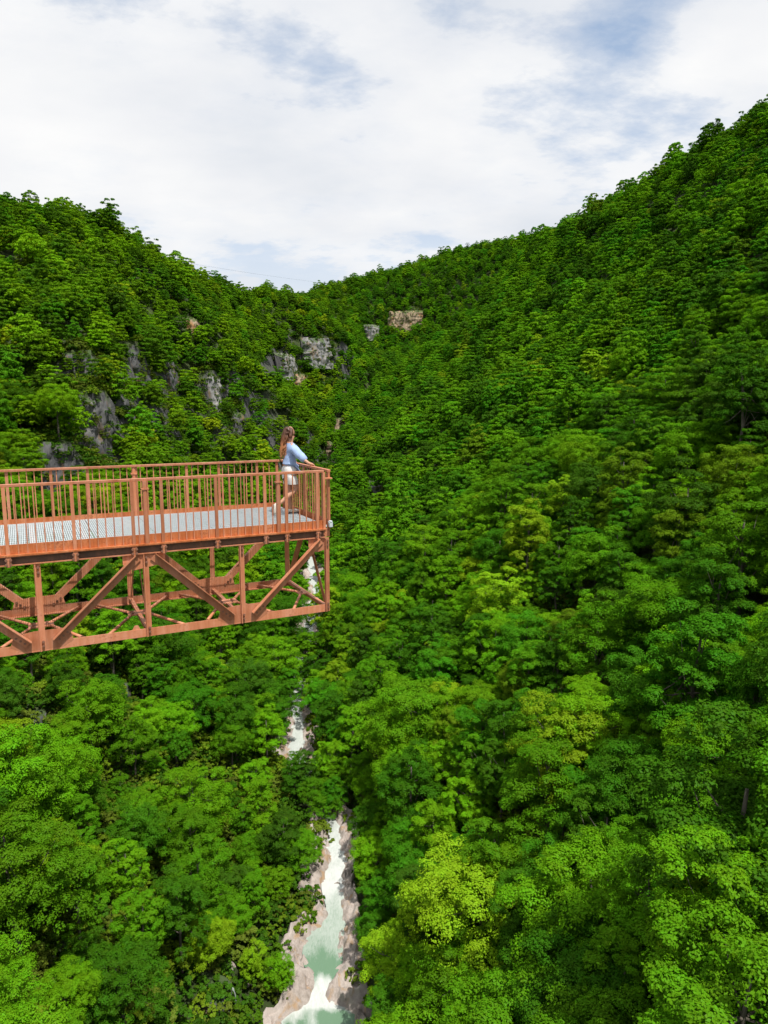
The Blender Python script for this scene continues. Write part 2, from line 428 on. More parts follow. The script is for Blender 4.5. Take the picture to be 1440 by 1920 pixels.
# rock faces: photo pixel of the middle, width and height in metres, rock
CLIFFS = [(186, 812, 13, 31, 'grey_rock'), (262, 690, 16, 24, 'grey_rock'), (322, 715, 12, 24, 'grey_rock'), (402, 742, 11, 29, 'pale_rock'),
          (240, 775, 6, 16, 'grey_rock'), (155, 690, 10, 14, 'grey_rock'), (445, 795, 8, 14, 'grey_rock'),
          (525, 690, 48, 30, 'pale_rock'), (588, 662, 30, 34, 'pale_rock'), (548, 712, 22, 12, 'tan_rock'),
          (755, 606, 34, 32, 'tan_rock'), (780, 600, 24, 24, 'tan_rock'), (694, 625, 18, 22, 'pale_rock'), (637, 797, 7, 14, 'tan_rock'), (618, 848, 7, 20, 'tan_rock'),
          (700, 925, 7, 16, 'grey_rock'), (358, 612, 8, 11, 'tan_rock'), (58, 1372, 3.5, 7, 'grey_rock'), (232, 1310, 3.2, 5, 'grey_rock'), (430, 1262, 3.5, 7, 'grey_rock'), (408, 1888, 2.6, 5.5, 'grey_rock'), (100, 890, 10, 22, 'grey_rock')]
CL = []
for (u, v, wd, h, mt) in CLIFFS:
    c = ground_hit(u, v); e = 6.0
    gx = float(base_h(c[0] + e, c[1]) - base_h(c[0] - e, c[1])) / (2 * e); gy = float(base_h(c[0], c[1] + e) - base_h(c[0], c[1] - e)) / (2 * e)
    g = math.hypot(gx, gy); d = np.array([-gx, -gy]) / max(g, 1e-6); g = min(max(g, .5), 1.6)
    CL.append(dict(c=c, d=d, m=g, T=h / (2 * g), w=wd, h=h, mat=mt, px=(u, v)))
def H(x, y):
    x = np.asarray(x, float); y = np.asarray(y, float)
    z = base_h(x, y)
    for k in CL:
        dx, dy = x - k['c'][0], y - k['c'][1]
        t = dx * k['d'][0] + dy * k['d'][1]; l = -dx * k['d'][1] + dy * k['d'][0]
        f = (1 - smooth(k['w'] * .5, k['w'] * .5 + 7, np.abs(l))) * (np.abs(t) < k['T'])
        if not np.any(f > 0): continue
        step = k['m'] * t + np.where(t < 0, 1, -1) * k['m'] * k['T'] * np.clip(np.abs(t) / 1.2, 0, 1)
        z = z + f * step * .9
    return z

# ------------------------------------------------------------------ ground sheet
def axis(a, b, lo, hi, d0, grow):
    xs = [lo]; 
    while xs[-1] < hi:
        xs.append(xs[-1] + d0)
    d = d0
    while xs[-1] < b:
        d *= grow; xs.append(xs[-1] + d)
    d = d0; left = []
    x = lo
    while x > a:
        d *= grow; x -= d; left.append(x)
    return np.array(left[::-1] + xs)
GX = axis(-1500, 1500, -150, 160, 2.2, 1.045); GY = axis(-260, 2400, 20, 380, 2.2, 1.03)
gx, gy = np.meshgrid(GX, GY)
gz = H(gx, gy)
nx, ny = len(GX), len(GY)
idx = np.arange(nx * ny).reshape(ny, nx)
quads = np.stack([idx[:-1, :-1], idx[:-1, 1:], idx[1:, 1:], idx[1:, :-1]], -1).reshape(-1, 4)
ground = link('ground', mesh_np('ground', np.stack([gx, gy, gz], -1).reshape(-1, 3), quads, M['ground'], True))
tag(ground, 'steep wooded gorge sides under the trees', None, kind='structure')
def Hq(x, y):
    """quick height from the grid"""
    i = np.clip(np.searchsorted(GX, x) - 1, 0, nx - 2); j = np.clip(np.searchsorted(GY, y) - 1, 0, ny - 2)
    a = (x - GX[i]) / (GX[i + 1] - GX[i]); b = (y - GY[j]) / (GY[j + 1] - GY[j])
    return (gz[j, i] * (1 - a) + gz[j, i + 1] * a) * (1 - b) + (gz[j + 1, i] * (1 - a) + gz[j + 1, i + 1] * a) * b

# ------------------------------------------------------------------ rock faces
def rock_noise(p, s=1.0):
    p = Vector(p) * s
    return (mnoise.noise(p * .11) * 2.2 + mnoise.noise(p * .31) * 1.1 + mnoise.cell(Vector((p.x * .25 + mnoise.noise(p * .2) * 1.5, p.y * .25, p.z * .2 + mnoise.noise(p * .3) * 1.2))) * .8 - abs(mnoise.noise(Vector((p.x * .35, p.y * .35, p.z * .07)))) * 1.6
            + mnoise.cell(Vector((p.x * .8 + mnoise.noise(p * .7), p.y * .8, p.z * .5 + mnoise.noise(p * .9)))) * .3 + mnoise.noise(p * 1.3) * .35) / s
ledge_spots = []
for ci, k in enumerate(CL):
    c, d, wd, h = k['c'], k['d'], k['w'], k['h']
    lat = np.array([-d[1], d[0]]); top = c[2] + k['m'] * k['T'] * .9; bot = c[2] - k['m'] * k['T'] * .9
    small = h < 9
    far_off = max(0, max(np.interp(c[1], GY[:-1], np.diff(GY)), np.interp(c[0], GX[:-1], np.diff(GX))) - 2.2) * 1.1
    dl = .35 if small else .9
    nl, nz = max(8, int((wd + 5) / dl)), max(8, int((top - bot + 4) / dl))
    V, amp = [], (.25 if small else .75)
    for j in range(nz + 1):
        zf = j / nz; z = bot - 2.5 + zf * (top - bot + 3.2)
        for i in range(nl + 1):
            lf = i / nl * 2 - 1; l = lf * (wd * .5 + 2.5)
            ragged = .26 * mnoise.noise(Vector((ci * 9.1, zf * 5.5, 1.0 if lf > 0 else 7.0))) + .14 * mnoise.noise(Vector((ci * 3.3 + 4, zf * 13, 1.0 if lf > 0 else 7.0)))
            edge = max(0, abs(lf) - .56 + ragged) / .40; tp = max(0, zf - .80 + .22 * mnoise.noise(Vector((ci * 5.7, lf * 4.5, 0))) + .1 * mnoise.noise(Vector((ci * 5.7, lf * 11, 3)))) / .16
            off = 1.6 + far_off + (.5 - zf) * h * .16 - edge ** 2 * 6 - tp ** 2 * 3.2
            q = (c[0] + lat[0] * l + ci * 37, c[1] + lat[1] * l, z)
            off += rock_noise(q, 3.0 if small else 1.0) * amp
            V.append((c[0] + lat[0] * l + d[0] * off, c[1] + lat[1] * l + d[1] * off, z))
            if RNG.random() < (.06 if not small else 0.01) and .1 < zf < .97: ledge_spots.append((V[-1][0] + d[0] * .2, V[-1][1] + d[1] * .2, z, .5 + RNG.random() * .9))
    idx = np.arange((nl + 1) * (nz + 1)).reshape(nz + 1, nl + 1)
    Q = np.stack([idx[:-1, :-1], idx[:-1, 1:], idx[1:, 1:], idx[1:, :-1]], -1).reshape(-1, 4)
    o = link('cliff', mesh_np('cliff', V, Q, M[k['mat']])); o['kind'] = 'structure'

# ------------------------------------------------------------------ stream with its rock banks
def stream_at(s):
    seg = np.hypot(*np.diff(STREAM[:, :2], axis=0).T); cum = np.r_[0, np.cumsum(seg)]
    return np.array([np.interp(s, cum, STREAM[:, i]) for i in range(3)]).T, cum[-1]
_, SL = stream_at(0)
ss = [150.]
while ss[-1] < 600: ss.append(ss[-1] + (.4 if ss[-1] < 320 else 1.6))
ss = np.array(ss); cp, _ = stream_at(ss)
for _ in range(6):                                   # round the bends
    cp[1:-1, :2] = .25 * cp[:-2, :2] + .5 * cp[1:-1, :2] + .25 * cp[2:, :2]
cp[:, 0] += np.sin(ss * .55) * .35 + np.sin(ss * .21 + 1) * .5
tn = np.gradient(cp[:, :2], axis=0); tn /= np.hypot(*tn.T)[:, None]; nr = np.stack([-tn[:, 1], tn[:, 0]], 1)
hw = half_width(cp[:, 1]); cz = cp[:, 2] + step_z(cp[:, 1]) + CZ
V, FO = [], []
NC_ = 13
for i in range(len(ss)):
    for j in range(NC_):
        f = j / (NC_ - 1) * 2 - 1; w = hw[i] + .7
        x, y = cp[i, 0] + nr[i, 0] * f * w, cp[i, 1] + nr[i, 1] * f * w
        fo = np.interp(cp[i, 1] + mnoise.noise(Vector((x * .8, y * .25, 7))) * 2.2 + abs(f) * 1.2, FOAM_T[:, 0], FOAM_T[:, 1])
        if cp[i, 1] < 88.4: fo = max(fo, .72 * math.exp(-((f * w - .8 - (88 - cp[i, 1]) * .12) / 1.0) ** 2) * np.clip((cp[i, 1] - 74) / 10, .2, 1))
        V.append((x, y, cz[i] + mnoise.noise(Vector((x * .9, y * .5, 3))) * .22 * fo - .1 * abs(f))); FO.append(fo)
idx = np.arange(len(V)).reshape(-1, NC_)
Q = np.stack([idx[:-1, :-1], idx[1:, :-1], idx[1:, 1:], idx[:-1, 1:]], -1).reshape(-1, 4)
me = mesh_np('stream', V, Q, M['water'], True)
me.attributes.new('foam', 'FLOAT', 'POINT').data.foreach_set('value', np.array(FO, np.float32))
o = link('stream', me); o['kind'] = 'structure'
for sgn in (1, -1):
    V = []; NB = 22
    sel = np.where((cp[:, 1] > 70) & (cp[:, 1] < 330))[0]
    for i in sel:
        bw = 2.2 + 1.6 * math.sin(ss[i] * .16 + sgn) + 1.2 * math.sin(ss[i] * .39 + 2 * sgn)
        bw = max(1.3, bw + ((2.0 if sgn > 0 else .8) if cp[i, 1] < 102 else 0))
        for j in range(NB):
            f = j / (NB - 1); dd = hw[i] - .25 + f * (bw + 1.2)
            x, y = cp[i, 0] + nr[i, 0] * dd * sgn, cp[i, 1] + nr[i, 1] * dd * sgn
            z = cz[i] - .35 + .9 * f ** .6 + f * f * 1.3
            p = Vector((x, y, 0))
            a = smooth(0, .25, f)
            z += a * (mnoise.cell(p * .45 + Vector((mnoise.noise(p * .5), mnoise.noise(p * .6 + Vector((3, 0, 0))), 0))) * .8 + mnoise.cell(p * 1.2 + Vector((5, mnoise.noise(p), 0))) * .4 - abs(mnoise.noise(p * .9 + Vector((0, 0, 2)))) * .7 + .2 + mnoise.noise(p * .5) * .5 + mnoise.noise(p * 2) * .12)
            x += mnoise.noise(p * .8 + Vector((0, 9, 0))) * .45; y += mnoise.noise(p * .8 + Vector((9, 0, 4))) * .45
            V.append((x, y, z - smooth(.82, 1, f) * 2.2))
    idx = np.arange(len(V)).reshape(-1, NB)
    Q = np.stack([idx[:-1, :-1], idx[1:, :-1], idx[1:, 1:], idx[:-1, 1:]], -1).reshape(-1, 4)
    o = link('rock_bank', mesh_np('rock_bank', V, Q, M['bank_rock'])); o['kind'] = 'structure'

def boulder_mesh(seed, mat):
    bm = bmesh.new(); bmesh.ops.create_icosphere(bm, subdivisions=3, radius=1)
    for v in bm.verts:
        p = v.co.copy() + Vector((seed * 7.1, 0, 0))
        v.co *= 1 + mnoise.noise(p * 1.1) * .4 + (mnoise.cell(p * 1.7) - .5) * .22
        v.co.z *= .75
    me = bpy.data.meshes.new('boulder'); bm.to_mesh(me); bm.free(); me.materials.append(M[mat]); return me
BOULDERS = [(632, 1662, 1.0, 'large pale boulder splitting the white water mid-stream'), (597, 1722, .8, 'pale boulder at the left edge of the narrow stream chute'), (648, 1575, .9, 'pale boulder at the top of the visible lower stream'),
            (640, 1850, .85, 'orange-tinged boulder right of the small cascade'), (578, 1842, .9, 'pinkish boulder left of the small cascade'), (462, 1838, .9, 'pale boulder on the left slope just above the stream'),
            (430, 1812, .8, 'pale boulder above the thin side waterfall'), (420, 1600, .7, 'small grey boulder among shrubs halfway up the lower left slope'), (535, 1900, 1.0, 'pale boulder on the left shore of the green pool'),
            (545, 1384, 1.0, 'pale boulder in the stream gap below the platform'), (556, 1322, 1.2, 'white boulder in the upper stream gap below the platform'), (600, 1612, .7, 'grey boulder under the trees left of the rapids'),
            (322, 1655, .6, 'small white boulder alone on the lower left slope')]
for i, (u, v, r, lab) in enumerate(BOULDERS):
    c = ground_hit(u, v, H, .5)
    o = link('boulder', boulder_mesh(i, 'bank_rock'), None, (c[0], c[1], c[2] - .1)); o.scale = (r, r * .9, r); o.rotation_euler = (0, 0, i * 1.7)
    tag(o, lab, 'boulder', 'boulders along the stream')
# thin side waterfall over the dark ledge at the bottom of the left slope
k = CL[20]; lat = Vector((-k['d'][1], k['d'][0], 0)); dn = Vector((k['d'][0], k['d'][1], 0)); c = Vector(k['c'])
V = []
for j in range(22):
    f = j / 21; ctr = c + lat * (.35 + .12 * math.sin(f * 5)) + dn * (1.9 + .75 * math.sqrt(f)) + Vector((0, 0, 2.6 - 5.4 * f))
    for i in range(6): V.append(ctr + lat * ((i / 5 - .5) * (.45 + .35 * f)) + dn * (.12 * math.sin(i * 2 + f * 9)))
idx = np.arange(len(V)).reshape(-1, 6)
Q = np.stack([idx[:-1, :-1], idx[1:, :-1], idx[1:, 1:], idx[:-1, 1:]], -1).reshape(-1, 4)
me = mesh_np('waterfall', [tuple(v) for v in V], Q, M['water'], True)
me.attributes.new('foam', 'FLOAT', 'POINT').data.foreach_set('value', np.full(len(V), .7, np.float32))
link('waterfall', me)['kind'] = 'structure'

# leafless grey-brown shrubs on the lower left slope
DEAD = [(240, 1312, 2.6), (432, 1258, 2.4), (205, 1560, 1.8), (300, 1640, 1.6), (446, 1772, 2.0), (90, 1775, 2.2), (345, 1470, 2.0)]
DEAD_WHERE = ['below the truss', 'nearest the upper stream gap below the platform', 'among the tall trees at far left', 'in the middle of the lower left slope', 'just above the side waterfall', 'close to the bottom left corner', 'beside the tall dark tree gap on the left slope']
m, t, b = material('dead_wood'); M['dead_wood'] = m
t.links.new(ramp(t, noise_fac(t, 5, 6, .6, obj_coord(t)), [(.3, (.12, .095, .07)), (.7, (.30, .26, .21))]), b.inputs['Base Color']); b.inputs['Roughness'].default_value = .9
def grow(mb, g, p, d, ln, r, depth):
    q = p + d * ln; mid = p.lerp(q, .5) + Vector((g.uniform(-1, 1), g.uniform(-1, 1), g.uniform(-.3, .6))) * ln * .1
    mb.tube([p, mid, q], [r, r * .8, r * .6], 4, False)
    if depth:
        for _ in range(3 if depth > 1 else 4):
            nd = (d + Vector((g.uniform(-1, 1), g.uniform(-1, 1), g.uniform(-.5, .8))) * .75).normalized()
            grow(mb, g, p.lerp(q, g.uniform(.5, 1)), nd, ln * g.uniform(.5, .75), r * .55, depth - 1)
for i, (u, v, s_) in enumerate(DEAD):
    c = ground_hit(u, v, H, .3); g = random.Random(i + 40); mb = MB()
    for _ in range(4): grow(mb, g, Vector((0, 0, -.4)), Vector((g.uniform(-.6, .6), g.uniform(-.6, .6), 1)).normalized(), s_ * .65, .06, 3)
    o = mb.build('bare_shrub', M['dead_wood']); o.location = (c[0], c[1], c[2] - .1)
    tag(o, 'leafless grey-brown shrub ' + DEAD_WHERE[i], 'shrub', 'bare shrubs on the left slope')

# ------------------------------------------------------------------ trees
def norm(a): return a / np.maximum(np.linalg.norm(a, axis=-1, keepdims=True), 1e-9)
def crown_arrays(seed, R, Hc, zc, nl, ns, nleaf, size, flat, tiers=0):
    g = np.random.default_rng(seed)
    def dirs(n, zmin):
        d = norm(g.normal(size=(n * 4, 3))); d = d[d[:, 2] > zmin]
        return d[:n]
    # lobes (branch ends) over the outline of the crown, spread evenly, plus a few inside
    cand = dirs(nl * 6, -.45); pick = [0]
    dist = np.full(len(cand), 9.)
    for _ in range(nl - 1):
        dist = np.minimum(dist, np.linalg.norm(cand - cand[pick[-1]], axis=1)); w = dist * (1 + .45 * g.random(len(cand))); pick.append(int(w.argmax()))
    ld = cand[pick]
    irr = 1 + .2 * np.sin(ld[:, 0] * 3 + seed) * np.cos(ld[:, 1] * 2.3 + seed * 2) + .13 * g.normal(size=nl)
    lc = ld * np.array([R * .74, R * .74, Hc * .5 * .84]) * irr[:, None]
    lc[: nl // 5] *= .5
    if tiers:
        th = Hc / tiers; lc[:, 2] = np.round(lc[:, 2] / th + .12 * g.normal(size=nl)) * th
    rl = R * (.26 + .14 * g.random(nl))
    sd = norm(g.normal(size=(nl, ns, 3)) + np.array([0, 0, 1.15]) + ld[:, None] * .7)
    sc = lc[:, None] + sd * rl[:, None, None] * np.array([1, 1, flat]) * (.78 + .24 * g.random((nl, ns, 1)))
    rs = rl[:, None] * (.24 + .15 * g.random((nl, ns)))
    n = nl * ns * nleaf
    d = norm(g.normal(size=(nl, ns, nleaf, 3)) + np.array([0, 0, .6]) + sd[:, :, None] * .35)
    rad = np.where(g.random((nl, ns, nleaf, 1)) < .8, .72 + .42 * g.random((nl, ns, nleaf, 1)), .7 * g.random((nl, ns, nleaf, 1)))
    P = sc[:, :, None] + d * rs[:, :, None, None] * rad * np.array([1, 1, .8])
    nrm = norm(d * .75 + sd[:, :, None] * .3 + np.array([0, 0, .4]) + g.normal(size=d.shape) * .3)
    P = P.reshape(-1, 3); nrm = nrm.reshape(-1, 3)
    tv = norm(np.cross(nrm, norm(g.normal(size=P.shape)))); bv = np.cross(nrm, tv)
    L = (size * (.65 + .7 * g.random(n)))[:, None]; W = L * .62
    droop = nrm * L * -.16
    V = np.stack([P - tv * L * .5, P + bv * W * .5 + droop, P + tv * L * .5 + droop * .6, P - bv * W * .5 + droop], 1).reshape(-1, 3)
    V[:, 2] += zc
    Q = np.arange(n * 4).reshape(-1, 4)
    tone = (np.repeat(g.random(nl), ns * nleaf) * .3 + np.repeat(g.random(nl * ns), nleaf) * .3 + g.random(n) * .4)
    return V, Q, tone.astype(np.float32), lc + np.array([0, 0, zc])
def crown_mesh(name, arr, mat):
    me = mesh_np(name, arr[0], arr[1], mat)
    me.attributes.new('leaf', 'FLOAT', 'FACE').data.foreach_set('value', arr[2])
    return me
def trunk_builder(seed, lobes, height, r0):
    g = random.Random(seed); mb = MB(); lean = Vector((g.uniform(-.5, .5), g.uniform(-.5, .5), 0))
    ax = [Vector((0, 0, -1.2)) if i == 0 else lean * (i / 6) ** 1.5 + Vector((g.uniform(-.12, .12), g.uniform(-.12, .12), height * i / 6)) for i in range(7)]
    mb.tube(ax, [r0 * (1.25 - .9 * i / 6) for i in range(7)], 7)
    for i in np.linspace(0, len(lobes) - 1, 11).astype(int):
        e = Vector(lobes[i]); s = ax[g.choice([3, 4, 5])]
        mid = s.lerp(e, .5) + Vector((0, 0, -.25))
        mb.tube([s, mid, s.lerp(e, .95)], [r0 * .38, r0 * .22, r0 * .07], 5, False)
    return mb
SPECS = [  # R, crown height, centre height, lobes, flatness of the sprays, tiers
    (4.0, 9.6, 7.4, 42, .55, 0), (3.6, 11.5, 8.2, 44, .5, 0), (4.5, 8.2, 7.0, 44, .42, 6), (3.9, 9.8, 7.6, 42, .42, 7), (3.3, 12.0, 8.6, 42, .6, 0), (4.7, 8.8, 7.2, 46, .5, 0), (4.1, 10.6, 7.8, 44, .45, 8)]
near = []
for i, (R, Hc, zc, nl, fl, ti) in enumerate(SPECS):
    arr = crown_arrays(100 + i, R, Hc, zc, nl, 14, 62, .165, fl, ti)
    tb = trunk_builder(i, arr[3], zc + Hc * .3, .2)
    near.append((arr, crown_mesh('crown', arr, M['leaf']), tb.mesh('trunk', M['bark'], True), tb, R, Hc, zc))
forest_col = bpy.data.collections.new('forest_parts')         # shapes used by the forest mass; not linked to the scene
shrub_col = bpy.data.collections.new('undergrowth_parts')
def joined(name, arr, tb, mat, coll):
    me = crown_mesh(name, arr, mat)
    if tb:
        me2 = tb.mesh('x', M['bark'])
        bm = bmesh.new(); bm.from_mesh(me); lay = bm.faces.layers.float.get('leaf')
        n0 = len(bm.faces); bm.from_mesh(me2); bm.faces.ensure_lookup_table()
        for f in bm.faces[n0:]: f.material_index = 1
        bm.to_mesh(me); bm.free(); me.materials.append(M['bark']); bpy.data.meshes.remove(me2)
    o = bpy.data.objects.new(name, me); coll.objects.link(o); return o
for i, n in enumerate(near): joined('tree_a%d' % i, n[0], n[3], M['leaf_forest'], forest_col)
for i, (R, Hc, zc, nl, fl, ti) in enumerate(SPECS):
    arr = crown_arrays(300 + i, R, Hc, zc, 34, 11, 30, .34, fl, ti); joined('tree_b%d' % i, arr, None, M['leaf_forest'], forest_col)
for i in range(5):
    arr = crown_arrays(500 + i, 1.3, 1.5 + .35 * i, .7, 15, 6, 22, .2, .7, 0); joined('shrub_%d' % i, arr, None, M['leaf_forest'], shrub_col)
NN = len(SPECS)

# where the trees stand
def jitter_grid(x0, x1, y0, y1, d, rng):
    X, Y = np.meshgrid(np.arange(x0, x1, d), np.arange(y0, y1, d))
    X = X + (np.arange(X.shape[0]) % 2)[:, None] * d * .5
    return (X + rng.uniform(-.38, .38, X.shape) * d).ravel(), (Y + rng.uniform(-.38, .38, Y.shape) * d).ravel()
xa, ya = jitter_grid(-330, 330, 8, 300, 5.5, RNG); xb, yb = jitter_grid(-600, 640, 300, 1500, 6.6, RNG)
tx, ty = np.r_[xa, xb], np.r_[ya, yb]
keep = np.abs(tx) < ty * .72 + 26
tx, ty = tx[keep], ty[keep]
# trees leaning over the water between the two openings of the stream
BANK = [(606, 1548, .62), (588, 1532, .68), (570, 1512, .72), (622, 1536, .7), (604, 1502, .62), (556, 1488, .7), (586, 1478, .6), (575, 1300, .55), (572, 1225, .6), (548, 1300, .6)]
bp = np.array([ground_hit(u, v, H)[:2] for u, v, _ in BANK])
tx, ty = np.r_[tx, bp[:, 0]], np.r_[ty, bp[:, 1]]
tz = Hq(tx, ty)
n = len(tx)
sc = np.clip(np.exp(RNG.normal(0, .23, n)), .6, 1.6) * np.where(ty > 300, 1.08, 1.06)
# left lower slope is steep and scrubby: smaller trees there
sd, sz, st, side = stream_dist(tx, ty)
scrub = (tx < -12) & (ty < 150)
sc = np.where(scrub & (RNG.random(n) < .5), sc * .58, sc)
sc = np.where((sd < 10) & (ty < 135), np.minimum(sc, .55 + sd * .045), sc)
sc[-len(BANK):] = [b[2] for b in BANK]
ku = RNG.integers(0, NN, n)
Rw = np.array([s[0] for s in SPECS])[ku] * sc
zc_ = np.array([s[2] for s in SPECS])[ku] * sc
cu, cv, cdep = project(np.stack([tx, ty, tz + zc_], -1)); Rpx = Rw * F / cdep
ok = (cu > -260) & (cu < 1700) & (cv < 2300) & (np.hypot(tx, ty) > 24) & (cdep > 20)
ok &= sd > np.where(ty < 132, half_width(ty) + np.where(ty < 102, 4.2, 2.6), np.where(ty < 250, 1.4, 1.2))
# openings where the photograph shows the stream or bare rock: nothing stands in front of them
WIN = [(512, 1850, 660, 1925, 90), (572, 1700, 652, 1850, 112), (600, 1600, 645, 1700, 122), (615, 1552, 645, 1600, 135), (532, 1368, 570, 1415, 170), (544, 1312, 570, 1342, 195), (547, 1228, 563, 1258, 230), (572, 1035, 600, 1190, 400)]
for (u, v, r, lab) in BOULDERS[5:8] + BOULDERS[12:]: WIN.append((u - 12, v - 12, u + 12, v + 12, 140))
for (u, v, s_) in DEAD: WIN.append((u - 10, v - 16, u + 10, v + 4, 150))
for k in CL:
    dep = k['c'][1] * CP - (k['c'][2] - CZ) * SP; u, v = k['px']
    WIN.append((u - k['w'] * .36 * F / dep, v - k['h'] * .36 * F / dep, u + k['w'] * .36 * F / dep, v + k['h'] * .30 * F / dep, dep + 3))
for wi, (u0, v0, u1, v1, dm) in enumerate(WIN):
    m_ = .85 if wi < 4 else .55
    dx = np.maximum(np.maximum(u0 - cu, cu - u1), 0); dy = np.maximum(np.maximum(v0 - cv, cv - v1), 0)
    ok &= ~((np.hypot(dx, dy) < Rpx * m_) & (cdep < dm))
# nothing that stands behind a ridge and cannot be seen
vis = np.ones(n, bool)
for f in np.linspace(.06, .96, 46):
    vis &= ~(Hq(tx * f, ty * f) + 2 > CZ + (tz + zc_ * 1.7 + 7 - CZ) * f)
ok &= vis
ok &= RNG.random(n) > np.where(scrub, .22, np.where(ty < 300, .10, .05))
# not inside a rock face
for k in CL:
    dx, dy = tx - k['c'][0], ty - k['c'][1]
    t_ = dx * k['d'][0] + dy * k['d'][1]; l_ = -dx * k['d'][1] + dy * k['d'][0]
    ok &= ~((np.abs(l_) < k['w'] * .5 + 1) & (t_ > -1.2) & (t_ < (3.5 if k['h'] > 9 else 1.5)))
ok[-len(BANK):] = True
sel = np.where(ok)[0]
# leaf colours: kinds of tree grow in loose patches
PAL = np.array([(.078, .215, .0045), (.044, .140, .0045), (.115, .285, .005), (.19, .33, .008), (.044, .120, .006), (.056, .210, .006), (.105, .205, .006)])
WORD = ['mid-green', 'dark green', 'bright green', 'yellow-green', 'dull dark green', 'emerald green', 'olive green']
patch = np.sin(tx * .05 + 1.7 * np.sin(ty * .03)) + np.sin(ty * .041 + tx * .02 + 2)
r_ = np.clip(RNG.random(n) * .8 + (patch + 2) / 4 * .2, 0, .9999)
kind = np.searchsorted(np.cumsum([.34, .19, .21, .03, .05, .10]), r_)
tone = 1.07 * PAL[kind] * RNG.uniform(.82, 1.2, (n, 1)) * RNG.uniform(.94, 1.06, (n, 3))
tone = tone * np.where(((tx < -50) & (ty > 190))[:, None], np.array([1.28, 1.06, 1.0]), 1.0)   # lighter hornbeam wood on the left hill
rot = RNG.uniform(0, 2 * math.pi, n)
inframe = (cu > -Rpx * .3) & (cu < 1440 + Rpx * .3) & (cv < 1920 + Rpx * .3) & (cv > 200)
hidden = np.zeros(n, bool)
order = sel[np.argsort(cdep[sel])]
seen_r, seen = np.zeros((0, 3)), []
for i in order:                      # a tree wholly behind nearer crowns shows nothing
    if inframe[i] and len(seen) < 700 and len(seen):
        A = np.array(seen); dd = np.hypot(A[:, 0] - cu[i], A[:, 1] - (cv[i] - Rpx[i] * .35)); hidden[i] = np.any(dd + Rpx[i] * .55 < A[:, 2] * .95)
    if inframe[i] and len(seen) < 700: seen.append((cu[i], cv[i], Rpx[i]))
cand = [i for i in sel if inframe[i] and not hidden[i]]
cand = sorted(cand, key=lambda i: -Rpx[i])
singles = cand[:300]; ss_ = set(singles)
rest = np.array([i for i in sel if i not in ss_])

# labels: slope, row and place along the row, counted from the stream
ORD = ['first', 'second', 'third', 'fourth', 'fifth', 'sixth', 'seventh', 'eighth', 'ninth', 'tenth', 'eleventh', 'twelfth', 'thirteenth', 'fourteenth', 'fifteenth', 'sixteenth', 'seventeenth', 'eighteenth', 'nineteenth', 'twentieth'] + ['twenty-' + w for w in ('first', 'second', 'third', 'fourth', 'fifth', 'sixth', 'seventh', 'eighth', 'ninth')]
stream_u = lambda v: np.interp(v, [1040, 1110, 1170, 1240, 1325, 1405, 1480, 1552, 1640, 1720, 1920], [580, 594, 584, 558, 556, 556, 590, 628, 622, 624, 598])
rows = {}
for i in singles:
    sd_ = 'left' if cu[i] < stream_u(cv[i]) else 'right'
    rows.setdefault((sd_, int((2060 - cv[i]) // 95)), []).append(i)
label = {}
for (sd_, r), L_ in rows.items():
    L_.sort(key=lambda i: abs(cu[i] - stream_u(cv[i])))
    for q, i in enumerate(L_):
        size = 'large' if Rw[i] > 4.9 else 'small' if Rw[i] < 3.2 else 'leafy'
        label[i] = '%s %s tree, %s from the stream, %s row up the %s slope' % (size, WORD[kind[i]], ORD[min(q, 28)], ORD[min(r, 28)], sd_)
for i in singles:
    o = empty('broadleaf_tree', (tx[i], ty[i], tz[i]), rot[i]); o.scale = (sc[i], sc[i], sc[i])
    tag(o, label[i], 'tree', 'trees on the gorge slopes')
    a = near[ku[i]]
    link('trunk', a[2], o)
    c = link('crown', a[1], o); c.color = (*tone[i], 1)

